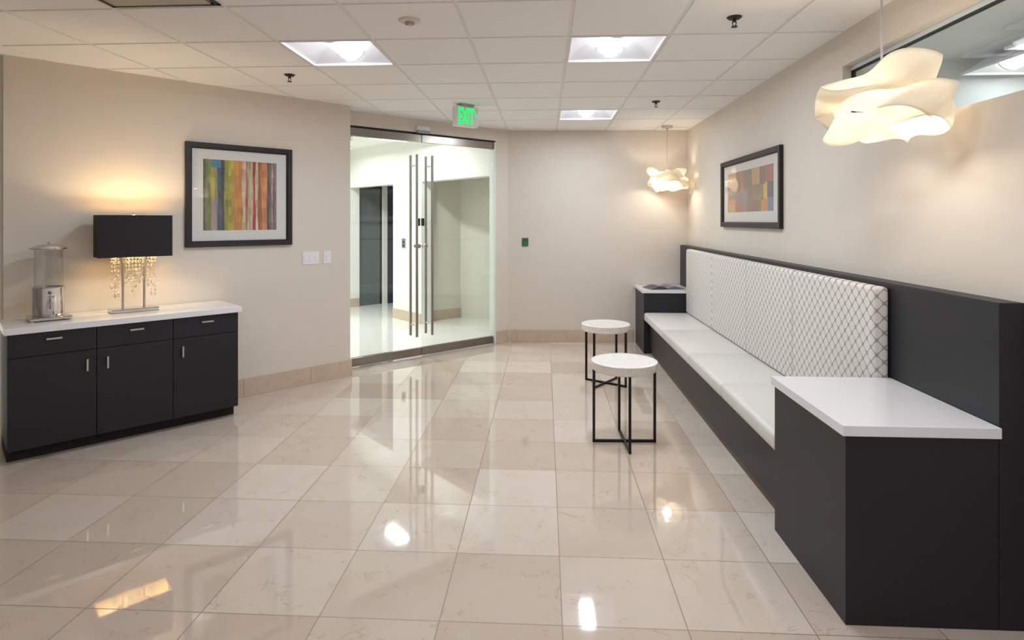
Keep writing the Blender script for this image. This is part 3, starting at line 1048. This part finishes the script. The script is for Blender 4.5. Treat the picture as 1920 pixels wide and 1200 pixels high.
def build_table_lamp():
    loc = CR_M @ Vector((-0.640, 0.300, CR_TOP))
    t = thing('table_lamp', 'table lamp with black rectangular shade and hanging crystals on the credenza', 'table lamp', loc, CR_A)
    # base
    bm = bmesh.new(); rounded_slab(bm, -0.150, 0.150, -0.075, 0.075, 0.0, 0.026, 0.006, 2)
    link('base', bm, M['chrome'], t)
    for x in (-0.068, 0.068):
        bm = bmesh.new(); cyl(bm, (x, 0, 0.026), (x, 0, 0.50), 0.0085, 16)
        link('post', bm, M['nickel'], t, smooth=True)
    z0, z1 = 0.402, 0.706
    w, d, th = 0.232, 0.100, 0.003
    bm = bmesh.new()
    def rect(w_, d_, z):
        return [bm.verts.new(p) for p in ((-w_, -d_, z), (w_, -d_, z), (w_, d_, z), (-w_, d_, z))]
    oa, ob = rect(w, d, z0), rect(w, d, z1)
    ia, ib = rect(w - th, d - th, z0), rect(w - th, d - th, z1)
    for k in range(4):
        j = (k + 1) % 4
        bm.faces.new((oa[k], oa[j], ob[j], ob[k])).material_index = 0
        bm.faces.new((ia[j], ia[k], ib[k], ib[j])).material_index = 1
        bm.faces.new((ob[k], ob[j], ib[j], ib[k])).material_index = 0
        bm.faces.new((oa[j], oa[k], ia[k], ia[j])).material_index = 0
    sh = link('lamp_shade', bm, None, t, mats=[M['black_shade'], M['shade_lining']])
    bm = bmesh.new()
    cyl(bm, (-w, 0, z1 - 0.02), (w, 0, z1 - 0.02), 0.002, 8); cyl(bm, (0, -d, z1 - 0.02), (0, d, z1 - 0.02), 0.002, 8)
    link('shade_frame', bm, M['nickel'], sh)
    bm = bmesh.new(); cyl(bm, (0, 0, 0.47), (0, 0, z1 - 0.01), 0.004, 10); lathe(bm, [(0, z1 - .012), (0.008, z1 - .006), (0.011, z1 + 0.006), (0.006, z1 + .016), (0, z1 + .02)], 14)
    link('finial', bm, M['chrome'], t, smooth=True)
    for y in (-0.045, 0.045):
        link('crystal_rail', B(-0.135, 0.135, y - .003, y + .003, 0.435, 0.441), M['chrome'], t)
    link('bulb_bar', B(-0.10, 0.10, -.006, .006, 0.436, 0.442), M['nickel'], t)
    bulbs = []
    for x in (-0.09, 0.09):
        bm = bmesh.new(); bmesh.ops.create_uvsphere(bm, u_segments=16, v_segments=10, radius=0.026, matrix=Matrix.Translation((x, 0, 0.555)))
        b = link('bulb', bm, M['bulb'], t, smooth=True)
        bm = bmesh.new(); cyl(bm, (x, 0, 0.441), (x, 0, 0.53), 0.014, 14)
        link('socket', bm, M['nickel'], b)
    # crystal strings: octahedral beads on wires under the tray
    k = 0
    rr = random.Random(11)
    for x in (-0.128, -0.104, -0.040, -0.018, 0.004, 0.026, 0.048, 0.104, 0.128):
        for y in (-0.045, 0.045):
            bm = bmesh.new()
            outer = abs(x) > 0.1
            n = 11 if outer else rr.choice((7, 8, 9, 10))
            if y > 0:
                n = max(5, n - 2)
            z = 0.425 + rr.uniform(-.004, .004)
            for b in range(n):
                s = (0.0125 if b < 3 else 0.0085) if b < n - 1 else 0.013
                if not outer and b % 3 == 1:
                    s = 0.012
                mt = Matrix.Translation((x, y, z)) @ Matrix.Rotation(rr.uniform(0, 3), 4, 'Z') @ Matrix.Diagonal((s, s, s * 1.15, 1))
                vs = [bm.verts.new(mt @ Vector(p)) for p in ((1, 0, 0), (0, 1, 0), (-1, 0, 0), (0, -1, 0), (0, 0, 1), (0, 0, -1))]
                for q in range(4):
                    bm.faces.new((vs[q], vs[(q + 1) % 4], vs[4])); bm.faces.new((vs[(q + 1) % 4], vs[q], vs[5]))
                z -= 0.030
            link('crystal_string', bm, M['crystal'], t)
    for x in (-0.09, 0.09):
        ld = bpy.data.lights.new('lamp_glow', 'POINT')
        ld.energy = LAMP_W; ld.color = (1.0, 0.82, 0.50); ld.shadow_soft_size = 0.03
        lo = bpy.data.objects.new('lamp_glow', ld); COL.objects.link(lo); lo.parent = t; lo.location = (x * 0.45, 0.02, 0.575)


def build_dispenser():
    loc = CR_M @ Vector((-1.140, 0.300, CR_TOP))
    d = thing('beverage_dispenser', 'clear cylindrical drink dispenser with chrome base at the credenza left end', 'drink dispenser', loc, CR_A)
    bm = bmesh.new(); rounded_slab(bm, -0.115, 0.115, -0.150, 0.095, 0.006, 0.026, 0.006, 2)
    for sx in (-0.1, 0.1):
        for sy in (-0.135, 0.08):
            cyl(bm, (sx, sy, 0), (sx, sy, 0.008), 0.010, 10)
    link('drip_tray', bm, M['chrome'], d)
    bm = bmesh.new(); lathe(bm, [(0, 0.026), (0.094, 0.026), (0.094, 0.030), (0.090, 0.034), (0.090, 0.205), (0.094, 0.210), (0.094, 0.218), (0.084, 0.218), (0.084, 0.212), (0, 0.212)], 48)
    link('body', bm, M['chrome'], d, smooth=True)
    bm = bmesh.new(); lathe(bm, [(0.080, 0.213), (0.080, 0.474), (0.076, 0.474), (0.076, 0.213)], 48)
    link('clear_cylinder', bm, M['acrylic'], d, smooth=True)
    bm = bmesh.new(); lathe(bm, [(0, 0.213), (0.016, 0.213), (0.016, 0.466), (0, 0.466)], 20)
    link('ice_tube', bm, M['acrylic'], d, smooth=True)
    bm = bmesh.new(); lathe(bm, [(0.0, 0.474), (0.106, 0.474), (0.106, 0.479), (0.088, 0.490), (0.06, 0.503), (0.045, 0.507), (0, 0.507)], 40)
    l = link('lid', bm, M['chrome'], d, smooth=True)
    bm = bmesh.new(); lathe(bm, [(0, 0.507), (0.005, 0.507), (0.005, 0.516), (0.015, 0.520), (0.013, 0.523), (0, 0.523)], 20)
    link('knob', bm, M['chrome'], l, smooth=True)
    bm = bmesh.new()
    cyl(bm, (0, -0.085, 0.110), (0, -0.128, 0.110), 0.011, 14); cyl(bm, (0, -0.122, 0.115), (0, -0.126, 0.078), 0.009, 14)
    tp = link('tap', bm, M['chrome'], d, smooth=True)
    bm = bmesh.new(); cyl(bm, (0, -0.115, 0.118), (0, -0.120, 0.158), 0.006, 12); cyl(bm, (-0.018, -0.120, 0.158), (0.018, -0.120, 0.158), 0.007, 12)
    link('lever', bm, M['chrome'], tp, smooth=True)


# ------------------------------------------------------------------ bench and end tables
YN0, YN1 = 2.321, 3.018         # near end table
YF0 = 6.921                      # far end table starts


def back_y(x):
    return BW0.y + (x - BW0.x) * 0.0415


def build_bench():
    b = thing('bench', 'long built-in bench with cream seat and trellis patterned back along the right wall', 'bench')
    y0, y1 = YN1, YF0 - .002
    link('base', B(1.195, 1.683, y0, y1, 0.05, 0.375), M['laminate'], b)
    link('plinth', B(1.212, 1.683, y0, y1, 0.0, 0.05), M['plinth'], b)
    tag(link('back_panel', B(1.684, XR - .001, YN0, back_y(1.70) - .002, 0.0, 1.216), M['laminate'], bevel=0.0015),
        'long dark laminate panel on the right wall behind the bench and end tables', 'wall panel')
    ss = [y0 + .002, 3.93, 4.81, 5.86, y1 - .002]
    for a, c in zip(ss, ss[1:]):
        bm = bmesh.new(); rounded_slab(bm, 1.130, 1.679, a + .001, c - .001, 0.376, 0.472, 0.026, 4)
        s = link('seat_cushion', bm, M['vinyl'], b, smooth=True)
    bs = [3.021, 3.985, 4.880, 5.865, y1 - .006]
    for a, c in zip(bs, bs[1:]):
        bm = bmesh.new(); rounded_slab(bm, 1.600, 1.682, a + .003, c - .003, 0.476, 1.196, 0.020, 4)
        link('back_cushion', bm, M['trellis'], b, smooth=True)


def build_end_tables():
    t = thing('end_table', 'dark box end table with white top at the near end of the bench', 'end table', group='box end tables of the bench')
    link('body', B(1.130, 1.682, YN0, YN1, 0.0, 0.716), M['laminate'], t, bevel=0.001)
    link('table_top', B(1.112, 1.682, YN0 - .018, YN1, 0.716, 0.756), M['quartz'], t, bevel=0.002)
    t = thing('end_table', 'dark box end table with white top in the far corner', 'end table', group='box end tables of the bench')
    yb = back_y(1.13) - .002
    link('body', B(1.130, 1.682, YF0, yb, 0.0, 0.690), M['laminate'], t, bevel=0.001)
    link('table_top', B(1.112, 1.682, YF0, yb, 0.690, 0.722), M['quartz'], t, bevel=0.002)
    m = thing('magazine', 'open magazine lying on the far end table', 'magazine', (1.395, 7.17, 0.7225), math.radians(12))
    for s in (-1, 1):
        bm = bmesh.new()
        n = 8
        top, bot = [], []
        for i in range(n + 1):
            u = i / n
            z = 0.034 * math.sin(math.pi * min(1, u * 1.1)) * (1 - 0.5 * u) + 0.003
            top.append([bm.verts.new((s * u * 0.20, y, z + .004)) for y in (-0.135, 0.135)])
            bot.append([bm.verts.new((s * u * 0.20, y, z * 0.15)) for y in (-0.135, 0.135)])
        for i in range(n):
            bm.faces.new((top[i][0], top[i + 1][0], top[i + 1][1], top[i][1]))
            bm.faces.new((bot[i][0], bot[i][1], bot[i + 1][1], bot[i + 1][0]))
            for e in (0, 1):
                bm.faces.new((top[i][e], bot[i][e], bot[i + 1][e], top[i + 1][e]))
        bm.faces.new((top[n][0], top[n][1], bot[n][1], bot[n][0])); bm.faces.new((top[0][0], top[0][1], bot[0][1], bot[0][0]))
        link('pages', bm, M['cover'] if s < 0 else M['paper'], m, smooth=True)


def build_stools():
    def make(loc, rz, label):
        t = thing('side_table', label, 'side table', loc, rz, 'round marble side tables')
        bm = bmesh.new(); lathe(bm, [(0, 0.498), (0.208, 0.498), (0.217, 0.504), (0.224, 0.545), (0.2235, 0.553), (0, 0.553)], 64)
        link('apron', bm, M['marble_rim'], t, smooth=True)
        bm = bmesh.new(); lathe(bm, [(0, 0.552), (0.221, 0.552), (0.2255, 0.555), (0.225, 0.561), (0.221, 0.563), (0.20, 0.5625), (0, 0.5625)], 64)
        link('table_top', bm, M['marble_top'], t, smooth=True)
        q = 0.0085
        for k in range(4):
            a = k * math.pi / 2
            mt = Matrix.Rotation(a, 4, 'Z')
            link('leg', B(0.200, 0.217, -q, q, 0.0, 0.499, mtx=mt), M['black_metal'], t, bevel=0.001)
        link('cross_bar', B(-0.217, 0.217, -q, q, 0.0, 0.018), M['black_metal'], t, bevel=0.001)
        link('cross_bar', B(-q + .0005, q - .0005, -0.2165, 0.2165, 0.0005, 0.0175), M['black_metal'], t, bevel=0.001)
        return t
    first = make((0.545, 4.155, 0), math.radians(2.5), 'round white marble side table with black legs, nearer one in front')
    dup(first, (0.566, 5.630, 0), math.radians(-35), 'round white marble side table with black legs, farther one behind')


# ------------------------------------------------------------------ pendants
def ribbon(bm, R0, z0, width, ph, lobes, amp, zamp, tilt, cusp=0.0, squash=0.82, seg=120, across=8, hand=1):
    """one closed band of veneer: it swings in and out, up and down, leans, and is creased where it turns back"""
    rows = []
    for i in range(seg):
        a = 2 * math.pi * i / seg
        fold = 1 - 2 * abs(math.sin(lobes * a / 2 + ph))            # sharp outward crease
        wave = math.sin(lobes * a + ph)
        rad = R0 * (1 + amp * wave * (1 - cusp) + cusp * 1.5 * amp * fold + 0.3 * amp * math.sin((2 * lobes - 1) * a + ph * 1.7))
        zc = z0 + zamp * math.sin((lobes - 1) * a + ph * 2.1) + 0.5 * zamp * math.sin(lobes * a + 0.6)
        tl = tilt * math.sin(lobes * a + ph + 1.2)
        w = width * (1 + 0.22 * math.sin((lobes - 1) * a + ph * 0.7 + 1.0))
        row = []
        for j in range(across + 1):
            s = j / across - 0.5
            bow = 0.034 * (0.25 - s * s) * 4 * (0.55 + 0.45 * wave)
            r = rad + s * w * math.sin(tl) + bow
            z = zc + s * w * math.cos(tl)
            row.append(bm.verts.new((r * math.cos(a), hand * r * math.sin(a) * squash, z)))
        rows.append(row)
    for i in range(seg):
        a, b = rows[i], rows[(i + 1) % seg]
        for j in range(across):
            bm.faces.new((a[j], b[j], b[j + 1], a[j + 1]))


def pendant(name, label, x, y, zc, scale, rz, watts, hand=1):
    p = thing(name, label, 'pendant light', (x, y, zc), rz, 'wavy ribbon pendant lights')
    top = H_CEIL - zc
    bm = bmesh.new(); lathe(bm, [(0, top), (0.065, top), (0.065, top - 0.022), (0.058, top - 0.026), (0.012, top - 0.028), (0.009, top - 0.05), (0, top - 0.05)], 32)
    link('canopy', bm, M['nickel'], p, smooth=True)
    bm = bmesh.new()
    cyl(bm, (0, 0, 0.06), (0, 0, top - 0.04), 0.0042, 10)
    cyl(bm, (0.007, 0, 0.06), (0.007, 0, top - 0.04), 0.0012, 6)
    link('cord', bm, M['cord'], p, smooth=True)
    bm = bmesh.new(); cyl(bm, (0, 0, 0.045), (0, 0, 0.11), 0.02, 16)
    link('socket', bm, M['plastic'], p, smooth=True)
    bm = bmesh.new(); bmesh.ops.create_uvsphere(bm, u_segments=18, v_segments=12, radius=0.034, matrix=Matrix.Translation((0, 0, 0.01)))
    link('bulb', bm, M['bulb'], p, smooth=True)
    S = scale
    specs = [(0.214, 0.060, 0.118, 0.3, 3, 0.13, 0.019, 0.70, 0.55), (0.226, -0.004, 0.120, 2.1, 3, 0.12, 0.030, 0.80, 0.25),
             (0.206, -0.076, 0.125, 4.0, 3, 0.14, 0.024, 0.85, 0.55)]
    for sp in specs:
        bm = bmesh.new()
        ribbon(bm, sp[0] * S, sp[1] * S, sp[2] * S, sp[3], sp[4], sp[5], sp[6] * S, sp[7], sp[8], hand=hand)
        o = link('shade_ribbon', bm, M['veneer'], p, smooth=True)
        md = o.modifiers.new('thickness', 'SOLIDIFY'); md.thickness = 0.0012
    ld = bpy.data.lights.new('pendant_glow', 'POINT')
    ld.energy = watts; ld.color = (1.0, 0.86, 0.68); ld.shadow_soft_size = 0.045
    lo = bpy.data.objects.new('pendant_glow', ld); COL.objects.link(lo); lo.parent = p; lo.location = (0, 0, -0.055)
    return p


def build_pendants():
    pendant('pendant_light', 'large looking wavy white pendant lamp beside the high window', 1.456, 2.68, 2.030, 1.08, math.radians(278), PENDANT_W, -1)
    pendant('pendant_light', 'small looking wavy white pendant lamp in the far corner', 1.456, 7.235, 2.015, 0.94, math.radians(140), PENDANT_W)


build_floor()
build_ceiling()
build_walls()
build_baseboards()
build_hall()
build_doors()
build_ceiling_lights()
build_bench()
build_end_tables()
build_credenza()
build_table_lamp()
build_dispenser()
build_stools()
build_pictures()
build_pendants()
build_fittings()
